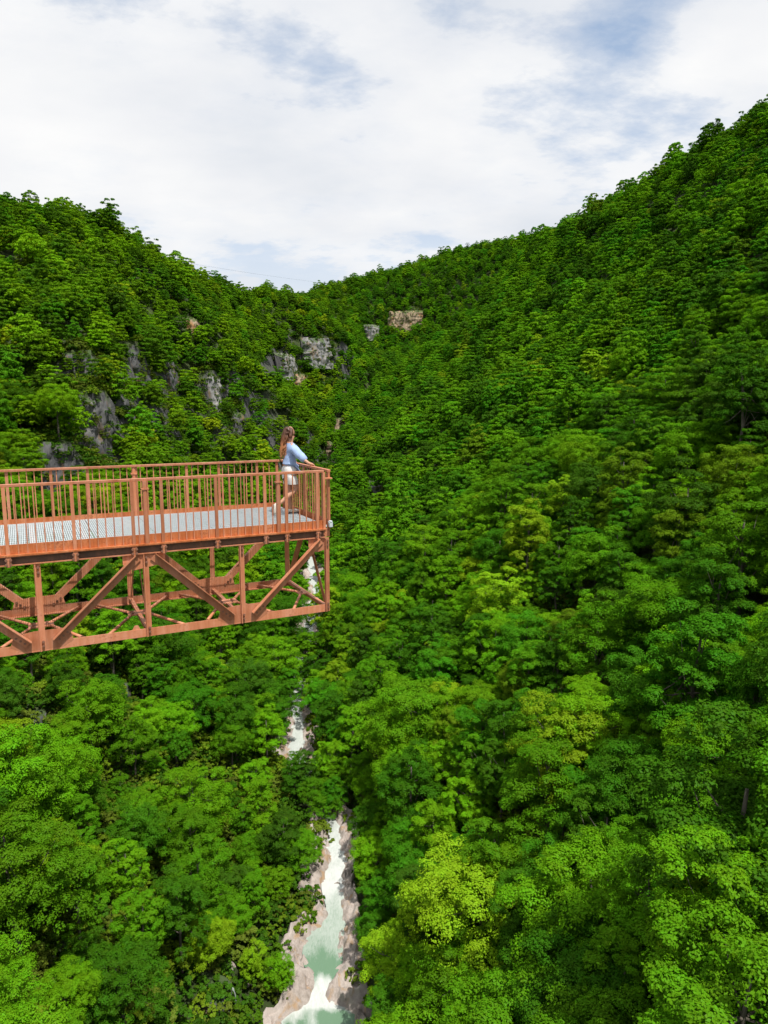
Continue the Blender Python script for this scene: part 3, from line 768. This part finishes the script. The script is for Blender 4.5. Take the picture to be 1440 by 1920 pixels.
def instancer(name, pts, scl, rt, ix, tn_, coll, label, cat):
    me = bpy.data.meshes.new(name); me.vertices.add(len(pts)); me.vertices.foreach_set('co', np.asarray(pts, np.float32).ravel())
    me.attributes.new('scl', 'FLOAT_VECTOR', 'POINT').data.foreach_set('vector', np.asarray(scl, np.float32).ravel())
    me.attributes.new('rot', 'FLOAT_VECTOR', 'POINT').data.foreach_set('vector', np.asarray(rt, np.float32).ravel())
    me.attributes.new('pick', 'INT', 'POINT').data.foreach_set('value', np.asarray(ix, np.int32))
    me.attributes.new('tone', 'FLOAT_COLOR', 'POINT').data.foreach_set('color', np.c_[tn_, np.ones(len(tn_))].astype(np.float32).ravel())
    o = link(name, me)
    ng = bpy.data.node_groups.new(name, 'GeometryNodeTree')
    ng.interface.new_socket('Geometry', in_out='INPUT', socket_type='NodeSocketGeometry'); ng.interface.new_socket('Geometry', in_out='OUTPUT', socket_type='NodeSocketGeometry')
    gi, go = ng.nodes.new('NodeGroupInput'), ng.nodes.new('NodeGroupOutput')
    ci = ng.nodes.new('GeometryNodeCollectionInfo'); ci.inputs['Collection'].default_value = coll; ci.inputs['Separate Children'].default_value = True; ci.inputs['Reset Children'].default_value = True
    ip = ng.nodes.new('GeometryNodeInstanceOnPoints'); ip.inputs['Pick Instance'].default_value = True
    def attr(nm, ty):
        a = ng.nodes.new('GeometryNodeInputNamedAttribute'); a.data_type = ty; a.inputs['Name'].default_value = nm; return a.outputs['Attribute']
    er = ng.nodes.new('FunctionNodeEulerToRotation'); ng.links.new(attr('rot', 'FLOAT_VECTOR'), er.inputs[0])
    ng.links.new(gi.outputs[0], ip.inputs['Points']); ng.links.new(ci.outputs[0], ip.inputs['Instance'])
    ng.links.new(attr('pick', 'INT'), ip.inputs['Instance Index']); ng.links.new(er.outputs[0], ip.inputs['Rotation']); ng.links.new(attr('scl', 'FLOAT_VECTOR'), ip.inputs['Scale'])
    ng.links.new(ip.outputs[0], go.inputs[0])
    md = o.modifiers.new('scatter', 'NODES'); md.node_group = ng
    tag(o, label, cat, kind='stuff'); return o
s3 = sc[rest][:, None] * np.stack([RNG.uniform(.9, 1.12, len(rest)), RNG.uniform(.9, 1.12, len(rest)), RNG.uniform(.85, 1.15, len(rest))], 1)
rt = np.stack([RNG.uniform(-.08, .08, len(rest)), RNG.uniform(-.08, .08, len(rest)), rot[rest]], 1)
instancer('forest', np.stack([tx[rest], ty[rest], tz[rest]], 1), s3, rt, np.where(cdep[rest] < 230, ku[rest], ku[rest] + NN), tone[rest], forest_col,
          'dense green broadleaf forest covering the far slopes and ridges', 'forest')
# scrub between the trees
ux, uy = jitter_grid(-150, 140, 20, 235, 2.3, RNG)
ex, ey = [ux], [uy]
for k in CL:                          # scrub also on the broken ground round each rock face
    if k['c'][1] > 180 or k['h'] > 9:
        m_ = int((k['w'] + 26) * (k['h'] + 22) / 9); ex.append(k['c'][0] + RNG.uniform(-.5, .5, m_) * (k['w'] + 30)); ey.append(k['c'][1] + RNG.uniform(-.5, .5, m_) * (k['w'] + 30))
ux, uy = np.concatenate(ex), np.concatenate(ey)
k_ = (np.abs(ux) < uy * .66 + 14); ux, uy = ux[k_], uy[k_]
uz = Hq(ux, uy); ud, _, _, _ = stream_dist(ux, uy); pu, pv, pd = project(np.stack([ux, uy, uz], -1))
k_ = (ud > half_width(uy) + np.where(uy < 102, 3.7, 2.3)) & (pu > -150) & (pu < 1590) & (pv < 2100) & (np.hypot(ux, uy) > 22)
for (u0, v0, u1, v1, dm) in WIN[:8]: k_ &= ~((pu > u0) & (pu < u1) & (pv > v0) & (pv < v1) & (pd < dm))
ux, uy, uz = ux[k_], uy[k_], uz[k_]
sp = np.array(ledge_spots)
P3 = np.r_[np.stack([ux, uy, uz - .1], 1), sp[:, :3]]; S1 = np.r_[RNG.uniform(.6, 1.7, len(ux)) * np.where(ux < -12, 1.3, 1.0), sp[:, 3]]
k2 = RNG.integers(0, 4, len(P3)); UP = np.array([(.070, .160, .006), (.13, .21, .010), (.042, .115, .006), (.11, .16, .016)])
instancer('undergrowth', P3, S1[:, None] * np.ones(3), np.stack([0 * S1, 0 * S1, RNG.uniform(0, 6.28, len(S1))], 1), RNG.integers(0, 5, len(S1)), UP[k2] * RNG.uniform(.75, 1.25, (len(P3), 1)), shrub_col,
          'low leafy scrub growing between the trees and on rock ledges', 'undergrowth')

# ------------------------------------------------------------------ viewing platform
K = 0.95                                                  # photo-survey units to metres
NCX, NCY = -1.0665, 13.1304                               # near corner of the handrail, units ahead of the camera
AZ = math.radians(63.2)
RZ = math.radians(90) - AZ
DECK = CZ - 2.25 * K
plat = empty('viewing_platform', (NCX * K, NCY * K, DECK), RZ)
tag(plat, 'rust-red steel cantilever viewing platform with truss sides, railings and pale grating deck', 'viewing platform')
S0 = -13.0                                                # landward end, out of the picture
TR = M['rust']
WN, WF = 0.0, 2.73                                        # railing lines
TN, TF = 0.0, 2.25                                        # truss lines
BAY = 1.632
RT, TB, TT = 1.03, -.06, .09                              # rail top, toe board bottom and top
BT, BB = -.09, -.235                                      # edge beam
CT, CB = -1.53, -1.67                                     # bottom chord
def P(): return MB(K)
bolt_me = P().tube([(0, 0, 0), (0, -.028, 0)], .021, 6).mesh('bolt', M['bolt_steel'])
bolt_me_s = P().tube([(0, 0, 0), (.028, 0, 0)], .017, 6).mesh('bolt', M['bolt_steel'])
def bolt(parent, x, y, z, side=False):
    o = link('bolt', bolt_me_s if side else bolt_me, parent); o.location = (x * K, y * K, z * K); return o
# deck of open steel grating, one panel per metre
s = S0
while s < -.01:
    e = min(s + 1.0, 0.06)
    mb = P()
    x = s + .012
    while x < e - .02:
        mb.box((x, .02, -.030), (x + .008, WF - .02, 0)); x += .034
    for y in np.arange(.02, WF - .01, .195): mb.box((s + .004, y, -.030), (e - .004, y + .012, -.004))
    for y in (.005, WF - .02): mb.box((s + .004, y, -.04), (e - .004, y + .012, -.002))
    mb.build('grating_panel', M['galvanised'], plat)
    s = e
# floor beams across
for x in np.arange(-.06, S0, -BAY / 2):
    P().box((x - .04, .06, -.2), (x + .04, WF - .06, -.045)).build('floor_beam', TR, plat)
def side_frame(w, out, posts, thick, s_end):
    """edge beam, toe board and railing along the line w; out = -1 when the outside faces the camera"""
    y0 = w
    eb = P()
    eb.box((S0, y0 - .05, BT - .012), (s_end, y0 + .05, BT)).box((S0, y0 - .05, BB), (s_end, y0 + .05, BB + .014))
    beam = eb.build('edge_beam', TR, plat)
    P().box((S0, y0 - .006 - out * .03, BB + .014), (s_end, y0 + .006 - out * .03, BT - .012)).build('beam_web', M['grimy_shaded_steel'], beam)
    tb = P(); tb.box((S0, y0 - .006, TB), (s_end, y0 + .006, TT)).box((S0, y0 + (out - 1) * .035 - .002, TB - .026), (s_end, y0 + (out + 1) * .035 + .002, TB))
    toe = tb.build('toe_board', M['rust_streaked'], plat)
    hr = P().box((S0, y0 - .03, RT - .045), (s_end, y0 + .03, RT)).build('handrail', TR, plat, bevel=.004)
    py = y0 + out * .026
    for x in posts:
        P().box((x - .026, py - .018, TB - .04), (x + .026, py + .018, RT - .046)).build('post', TR, hr)
        lg = P(); lg.box((x - .036, y0 + out * .052 - .008, BB - .015), (x + .036, y0 + out * .052 + .008, TB - .03)); lug = lg.build('lug_plate', TR, beam)
        for zz_ in (BB + .03, BB + .1):
            bolt(lug, x - .036, y0 + out * .062, zz_, False); bolt(lug, x + .03, y0 + out * .062, zz_, False)
    for x in thick:
        t_ = P(); t_.tube([(x, py, TB - .02), (x, py, RT - .046)], .042, 10); t_.box((x - .06, py - .05, RT - .19), (x + .06, py + .05, RT - .165)); t_.build('tube_post', TR, hr)
    allp = sorted(list(posts) + list(thick))
    bal = P().box((-.0085, -.0085, TB + .004), (.0085, .0085, RT - .045)).mesh('baluster', TR)
    x = s_end - .1
    while x > S0 + .05:
        if min(abs(x - q) for q in allp) > .055:
            o = link('baluster', bal, hr); o.location = (x * K, (y0 + out * .02) * K, 0)
        x -= .128
    return beam, hr
left_posts = list(np.arange(-6.2, S0, -.95))
beam_n, rail_n = side_frame(WN, -1, [-.2, -.8, -1.2, -2.07, -2.98, -3.45, -4.35, -5.3] + left_posts, [-.95, -3.24], -.06)
beam_f, rail_f = side_frame(WF, 1, [-.05, -.5, -1.33, -2.0, -3.0, -3.9, -4.55, -5.3] + left_posts, [-3.04], .0)
# railing across the end
er = P().box((.035, .03, RT - .045), (.095, WF + .03, RT)).build('handrail', TR, plat, bevel=.004)
P().box((.058, .06, TB), (.070, WF, TT)).build('toe_board', M['rust_streaked'], plat)
for y in (.06, 1.36, 2.62): P().box((.045, y - .026, TB - .04), (.082, y + .026, RT - .046)).build('post', TR, er)
balw = P().box((-.0085, -.0085, TB + .004), (.0085, .0085, RT - .045)).mesh('baluster', TR)
for y in np.arange(.19, 2.55, .128):
    if abs(y - 1.36) > .05:
        o = link('baluster', balw, er); o.location = (.08 * K, y * K, 0)
P().box((-.07, -.035, RT - .17), (.1, .035, RT - .145)).build('corner_bracket', TR, plat)
P().box((-.09, -.04, TB), (-.04, .04, RT - .046)).build('corner_post', TR, plat)
P().box((-.03, .05, BB), (.075, WF, BT)).build('end_beam', TR, plat)
lamp = P().box((.03, -.05, -.05), (.1, .04, .055)).box((.04, -.06, .055), (.09, .03, .075)).build('corner_lamp', M['galvanised'], plat, bevel=.008)
lamp['label'] = 'small white metal fitting at the deck corner'
# side trusses
def truss(w, out):
    bc = P().box((S0, w - .008, CB), (.03, w + .008, CT)).box((S0, min(w, w - out * .09), CB - .004), (.03, max(w, w - out * .09), CB + .012))
    ch = bc.build('bottom_chord', TR, plat)
    nodes = [-.02 - BAY * i for i in range(8)]
    for i, x in enumerate(nodes):
        vm = P(); yo = w + out * .016
        vm.box((x - .048, yo - .006, CB + .004), (x + .048, yo + .006, BB - .002))                 # flange facing out
        vm.box((x - .008 - .03, min(yo + out * .006, yo + out * .05), CB + .01), (x + .008 - .03, max(yo + out * .006, yo + out * .05), BB - .01))
        v_ = vm.build('vertical_member', TR, plat)
        for zz_ in (CT + .02, CT - .05, BB - .06, BB - .14): bolt(v_, x + .012, yo + out * .008 if out < 0 else yo + .034, zz_)
        low = i % 2 == 1
        if low:
            g = P().plate([(x - .46, CT - .02), (x - .40, CT + .16), (x - .12, CT + .2), (x + .12, CT + .2), (x + .40, CT + .2), (x + .46, CT - .02), (x + .3, CB + .03), (x - .3, CB + .03)], w + out * .0095, w + out * .0015)
        else:
            r = .32 if i else .03
            g = P().plate([(x - .36, BB - .003), (x + r, BB - .003), (x + r, BB - .2), (x + min(.1, r), BB - .22), (x - .2, BB - .27), (x - .36, BB - .16)], w + out * .0095, w + out * .0015)
        gp = g.build('gusset_plate', TR, ch if low else (beam_n if out < 0 else beam_f))
        if low:
            for sgn in (-1, 1):
                for q in range(3): bolt(gp, x + sgn * (.25 + .06 * q), w + (out * .012 if out < 0 else -.001), CT + .03 + .05 * q)
    for i in range(0, 7):
        a, b_ = nodes[i], nodes[i + 1]
        top, bot = (a, b_) if i % 2 == 0 else (b_, a)
        d = math.copysign(1, top - bot)
        p0 = Vector((bot + d * .2, w + out * .03, CT + .005)); p1 = Vector((top - d * .12, w + out * .03, BB - .05))
        dr = (p1 - p0).normalized(); up = Vector((-dr.z, 0, dr.x)); up = up if up.z > 0 else -up
        db = P(); db.bar(p0, p1, .014, .125, (0, 1, 0))
        q0, q1 = p0 + up * .062 + Vector((0, out * .045, 0)), p1 + up * .062 + Vector((0, out * .045, 0))
        db.bar(q0, q1, .10, .012, (0, 1, 0))
        db.build('diagonal_brace', TR, plat)
    return ch, nodes
ch_n, nodes = truss(TN, -1)
ch_f, _ = truss(TF, 1)
# bottom lateral bracing: beam across at each joint, plate in its middle, rods to the middle of the bays
for i, x in enumerate(nodes):
    P().bar((x, .02, -1.59), (x, TF - .02, -1.59), .07, .06, (1, 0, 0)).build('cross_beam', TR, plat)
    pl = P().box((x - .2, 1.0, -1.572), (x + (.2 if i else .02), 1.28, -1.552)).build('centre_plate', TR, plat)
    for bx_ in (-.12, .1) if i else (-.12,):
        bolt(pl, x + bx_, 1.08, -1.54); bolt(pl, x + bx_, 1.2, -1.54)
    for sgn in (-1, 1):
        if i == 0 and sgn > 0: continue
        for y in (.03, TF - .03):
            P().tube([(x + sgn * .1, 1.14, -1.562), (x + sgn * BAY * .42, y, -1.6)], .028, 8).build('brace_rod', TR, plat, True)
    if i in (1, 2, 3): P().plate([(x - .27, CT - .01), (x - .13, CT - .01), (x - .17, CT + .07), (x - .23, CT + .07)], .0, .012).build('tab_plate', TR, ch_n)
# chevron brace in the end frame
P().bar((-.02, 1.05, BB - .02), (-.02, .1, CT + .03), .012, .11, (1, 0, 0)).build('end_brace', TR, plat)
P().bar((-.02, 1.2, BB - .02), (-.02, TF - .1, CT + .03), .06, .11, (1, 0, 0)).build('end_brace', TR, plat)
P().plate([(-.02, 0), (-.02, .01), (-.03, .01)], .9, 1.3)
# extra brace pair in the next frames, carrying the deck
for x in nodes[2::2]:
    P().bar((x, 1.1, BB - .02), (x, .1, CT + .03), .012, .07, (1, 0, 0)).build('sway_brace', TR, plat)
    P().bar((x, 1.15, BB - .02), (x, TF - .1, CT + .03), .012, .07, (1, 0, 0)).build('sway_brace', TR, plat)

# ------------------------------------------------------------------ person at the end railing
# x = towards the end railing (the way she faces), y = to her left, z up, survey units from the deck
person = empty('person', (NCX * K + (math.cos(RZ) * -.2 - math.sin(RZ) * 1.5) * K, NCY * K + (math.sin(RZ) * -.2 + math.cos(RZ) * 1.5) * K, DECK), RZ)
tag(person, 'woman in light blue shirt and white shorts leaning on the end railing, long brown hair', 'person')
OX, OY = -.2, 1.5
def skin_mesh(name, nodes_, edges, mat, root, sub=2):
    names = list(nodes_); me = bpy.data.meshes.new(name)
    me.from_pydata([((nodes_[k][0] - OX) * K, (nodes_[k][1] - OY) * K, nodes_[k][2] * K) for k in names], [(names.index(a), names.index(b)) for a, b in edges], [])
    o = bpy.data.objects.new(name, me); COL.objects.link(o)
    o.modifiers.new('skin', 'SKIN').use_smooth_shade = True
    sv = me.skin_vertices[0].data
    for i, k in enumerate(names):
        r = nodes_[k][3]; r = r if isinstance(r, tuple) else (r, r)
        sv[i].radius = (r[0] * K, r[1] * K); sv[i].use_root = (k == root)
    if sub:
        ss__ = o.modifiers.new('sub', 'SUBSURF'); ss__.levels = sub; ss__.render_levels = sub
    dg = bpy.context.evaluated_depsgraph_get(); ev = bpy.data.meshes.new_from_object(o.evaluated_get(dg))
    bpy.data.objects.remove(o); ev.name = name
    ev.materials.clear(); ev.materials.append(mat)
    for p in ev.polygons: p.use_smooth = True
    return ev
def chain(*k): return list(zip(k[:-1], k[1:]))
nodes_ = {
 'pelvis': (-.20, 1.5, .93, (.125, .155)), 'waist': (-.195, 1.5, 1.08, (.095, .125)), 'chest': (-.185, 1.5, 1.27, (.11, .145)), 'collar': (-.19, 1.5, 1.42, (.07, .10)),
 'neck': (-.185, 1.5, 1.50, .052), 'jaw': (-.165, 1.5, 1.575, (.072, .062)), 'head': (-.165, 1.5, 1.665, (.098, .076)), 'crown_': (-.17, 1.5, 1.745, (.082, .068)), 'top': (-.175, 1.5, 1.79, .035),
 'nose': (-.062, 1.5, 1.645, .015), 'chin': (-.095, 1.5, 1.555, .028), 'earR': (-.175, 1.415, 1.65, .018), 'earL': (-.175, 1.585, 1.65, .018),
 'shR': (-.18, 1.335, 1.40, .062), 'elR': (-.075, 1.17, 1.20, .043), 'foR': (-.01, 1.06, 1.12, .036), 'wrR': (.035, .99, 1.075, .027), 'paR': (.06, .945, 1.062, (.022, .036)),
 'shL': (-.18, 1.665, 1.40, .062), 'elL': (-.085, 1.80, 1.19, .043), 'foL': (-.02, 1.87, 1.12, .036), 'wrL': (.035, 1.92, 1.075, .027), 'paL': (.06, 1.95, 1.062, (.022, .036)),
 'hpR': (-.195, 1.425, .86, .105), 'thR': (-.14, 1.42, .70, .085), 'knR': (-.075, 1.42, .53, .058), 'caR': (-.235, 1.42, .41, .058), 'anR': (-.45, 1.42, .245, .034), 'heR': (-.52, 1.42, .21, .036), 'toR': (-.55, 1.42, .055, .032),
 'hpL': (-.195, 1.585, .86, .105), 'thL': (-.17, 1.60, .68, .085), 'knL': (-.145, 1.62, .49, .058), 'caL': (-.165, 1.63, .33, .056), 'anL': (-.14, 1.64, .09, .036), 'heL': (-.165, 1.64, .045, .038), 'toL': (.02, 1.65, .032, .03)}
E_ = chain('pelvis', 'waist', 'chest', 'collar', 'neck', 'jaw', 'head', 'crown_', 'top') + [('head', 'nose'), ('jaw', 'chin'), ('head', 'earR'), ('head', 'earL')]
E_ += [('collar', 'shR'), ('collar', 'shL')] + chain('shR', 'elR', 'foR', 'wrR', 'paR') + chain('shL', 'elL', 'foL', 'wrL', 'paL')
E_ += chain('pelvis', 'hpR', 'thR', 'knR', 'caR', 'anR', 'heR', 'toR') + chain('pelvis', 'hpL', 'thL', 'knL', 'caL', 'anL', 'heL', 'toL')
for sd_, y_, o_ in (('R', .945, -1), ('L', 1.95, 1)):
    for q, (dy, ln) in enumerate([(.03, .07), (.010, .08), (-.010, .075), (-.03, .06)]):
        a, b_ = 'f%s%da' % (sd_, q), 'f%s%db' % (sd_, q)
        nodes_[a] = (.10, y_ + dy + o_ * .012, 1.055, .0095); nodes_[b_] = (.105 + ln * .35, y_ + dy * 1.1 + o_ * .02, 1.015, .008)
        E_ += [('pa' + sd_, a), (a, b_)]
    nodes_['t%sa' % sd_] = (.055, y_ - o_ * .045, 1.045, .011); nodes_['t%sb' % sd_] = (.085, y_ - o_ * .06, 1.03, .009)
    E_ += chain('pa' + sd_, 't%sa' % sd_, 't%sb' % sd_)
body = link('body', skin_mesh('body', nodes_, E_, M['skin'], 'pelvis'), person)
shirt_n = {'hem': (-.195, 1.5, .87, (.155, .185)), 'w': (-.195, 1.5, 1.07, (.14, .165)), 'c': (-.185, 1.5, 1.28, (.14, .17)), 'k': (-.19, 1.5, 1.41, (.085, .125)), 'nk': (-.188, 1.5, 1.455, .07),
 'sR': (-.18, 1.32, 1.39, .085), 'uR': (-.13, 1.24, 1.29, .092), 'eR': (-.06, 1.15, 1.19, .085), 'cR': (.0, 1.055, 1.125, .075),
 'sL': (-.18, 1.68, 1.39, .085), 'uL': (-.13, 1.74, 1.29, .092), 'eL': (-.07, 1.81, 1.185, .085), 'cL': (-.01, 1.875, 1.125, .075),
 'knot': (-.065, 1.45, .99, .045), 'tail': (-.05, 1.43, .90, .035), 'tail2': (-.055, 1.42, .83, .018), 'tb': (-.035, 1.52, .93, .03)}
sh = link('shirt', skin_mesh('shirt', shirt_n, chain('hem', 'w', 'c', 'k', 'nk') + [('k', 'sR'), ('k', 'sL')] + chain('sR', 'uR', 'eR', 'cR') + chain('sL', 'uL', 'eL', 'cL') + chain('hem', 'knot', 'tail', 'tail2') + [('knot', 'tb')], M['blue_cotton'], 'hem'), person)
for v in sh.data.vertices:                                     # creases in the loose cloth
    p = v.co * 14; v.co += v.normal * (mnoise.noise(p) * .016 + mnoise.noise(p * Vector((1, 1, .4)) * 2.2) * .008)
def cut_below(me, z):
    bm = bmesh.new(); bm.from_mesh(me)
    bmesh.ops.bisect_plane(bm, geom=bm.verts[:] + bm.edges[:] + bm.faces[:], plane_co=(0, 0, z * K), plane_no=(0, 0, -1), clear_outer=True)
    bm.to_mesh(me); bm.free(); return me
link('shorts', cut_below(skin_mesh('shorts', {'wb': (-.2, 1.5, 1.06, (.135, .165)), 'p': (-.21, 1.5, .92, (.16, .18)), 'aR': (-.19, 1.42, .80, .135), 'bR': (-.145, 1.415, .50, .115), 'aL': (-.195, 1.585, .80, .13), 'bL': (-.175, 1.595, .50, .112)},
     chain('wb', 'p', 'aR', 'bR') + chain('p', 'aL', 'bL'), M['white_denim'], 'p'), .63), person)
for sd_, pts_ in (('R', [(-.47, 1.42, .245, .05), (-.535, 1.42, .215, .058), (-.558, 1.42, .11, .054), (-.555, 1.42, .02, .045)]), ('L', [(-.15, 1.64, .10, .048), (-.165, 1.64, .055, .052), (-.04, 1.645, .045, .046), (.06, 1.65, .036, .034)])):
    nd = {str(i): p for i, p in enumerate(pts_)}
    shoe = link('shoe', skin_mesh('shoe', nd, chain(*nd), M['shoe'], '0'), person)
    mb = MB(K)
    if sd_ == 'R': mb.bar((-.59 - OX, 1.42 - OY, .235), (-.592 - OX, 1.42 - OY, .02), .075, .022, (0, 1, 0))
    else: mb.bar((-.215 - OX, 1.64 - OY, .008), (.095 - OX, 1.65 - OY, .008), .085, .018, (0, 1, 0))
    mb.build('sole', M['shoe_sole'], shoe)
for sgn in (-1, 1):
    bm = bmesh.new(); bmesh.ops.create_uvsphere(bm, u_segments=8, v_segments=6, radius=.011 * K); me = bpy.data.meshes.new('eye'); bm.to_mesh(me); bm.free(); me.materials.append(M['eye'])
    e_ = link('eye', me, body); e_.location = ((-.078 - OX) * K, sgn * .035 * K, 1.675 * K)
lips = MB(K).tube([(-.082 - OX, -.022, 1.588), (-.072 - OX, 0, 1.588), (-.082 - OX, .022, 1.588)], [.006, .009, .006], 6).build('lips', simple('lips', (.42, .12, .10), .5, 0, .1), body, True)
# hair: a cap over the skull and long wavy locks down her back
hair_n = {'f': (-.105, 1.5, 1.745, (.055, .065)), 'a': (-.165, 1.5, 1.73, (.085, .088)), 'b': (-.22, 1.5, 1.70, (.078, .092)), 'c': (-.265, 1.5, 1.60, (.06, .095)), 'd': (-.29, 1.49, 1.48, (.05, .09)), 'e': (-.325, 1.48, 1.36, (.042, .075)), 'g': (-.36, 1.47, 1.25, (.03, .05)), 'h': (-.385, 1.465, 1.17, .015),
          'sR': (-.175, 1.425, 1.66, .045), 'sR2': (-.19, 1.405, 1.56, .04), 'sL': (-.175, 1.575, 1.66, .045), 'sL2': (-.19, 1.595, 1.56, .04)}
cap = skin_mesh('hair', hair_n, chain('f', 'a', 'b', 'c', 'd', 'e', 'g', 'h') + chain('a', 'sR', 'sR2') + chain('a', 'sL', 'sL2'), M['hair'], 'a', 3)
hair = link('hair', cap, person)
for v in hair.data.vertices:
    p = v.co; v.co += v.normal * (mnoise.noise(Vector((p.x * 22, p.y * 30, p.z * 9))) * .018)
g_ = random.Random(3)
for q in range(26):
    a = g_.uniform(-1.25, 1.25); y_ = math.sin(a) * .095; xb_ = -.22 - math.cos(a) * .055
    ph, ln = g_.uniform(0, 6), g_.uniform(.38, .56)
    pts_ = []
    for i in range(15):
        f = i / 14; z_ = 1.68 - f * ln
        pts_.append(((xb_ - f * .11 - OX) + math.sin(f * 15 + ph) * .018 * f, (y_ * (1 - .3 * f) - .02 * f) + math.cos(f * 15 + ph) * .018, z_))
    MB(K).tube(pts_, [.013 * (1 - .75 * (i / 14) ** 3) for i in range(15)], 5).build('hair_lock', M['hair'], hair, True)

# ------------------------------------------------------------------ cable high across the gorge
a_ = at_y(330, 497, 575); b_ = at_y(660, 533, 1185)
pts_ = []
for i in range(41):
    f = i / 40; q = a_ * (1 - f) + b_ * f; pts_.append((q[0], q[1], q[2] + CZ + 4 * f * (1 - f) * -2.0 + 5 * (1 - f) - 2))
tag(MB().tube(pts_, .055, 5).build('overhead_cable', M['cable'], None, True), 'thin dark cable strung across the gorge against the clouds', 'cable')
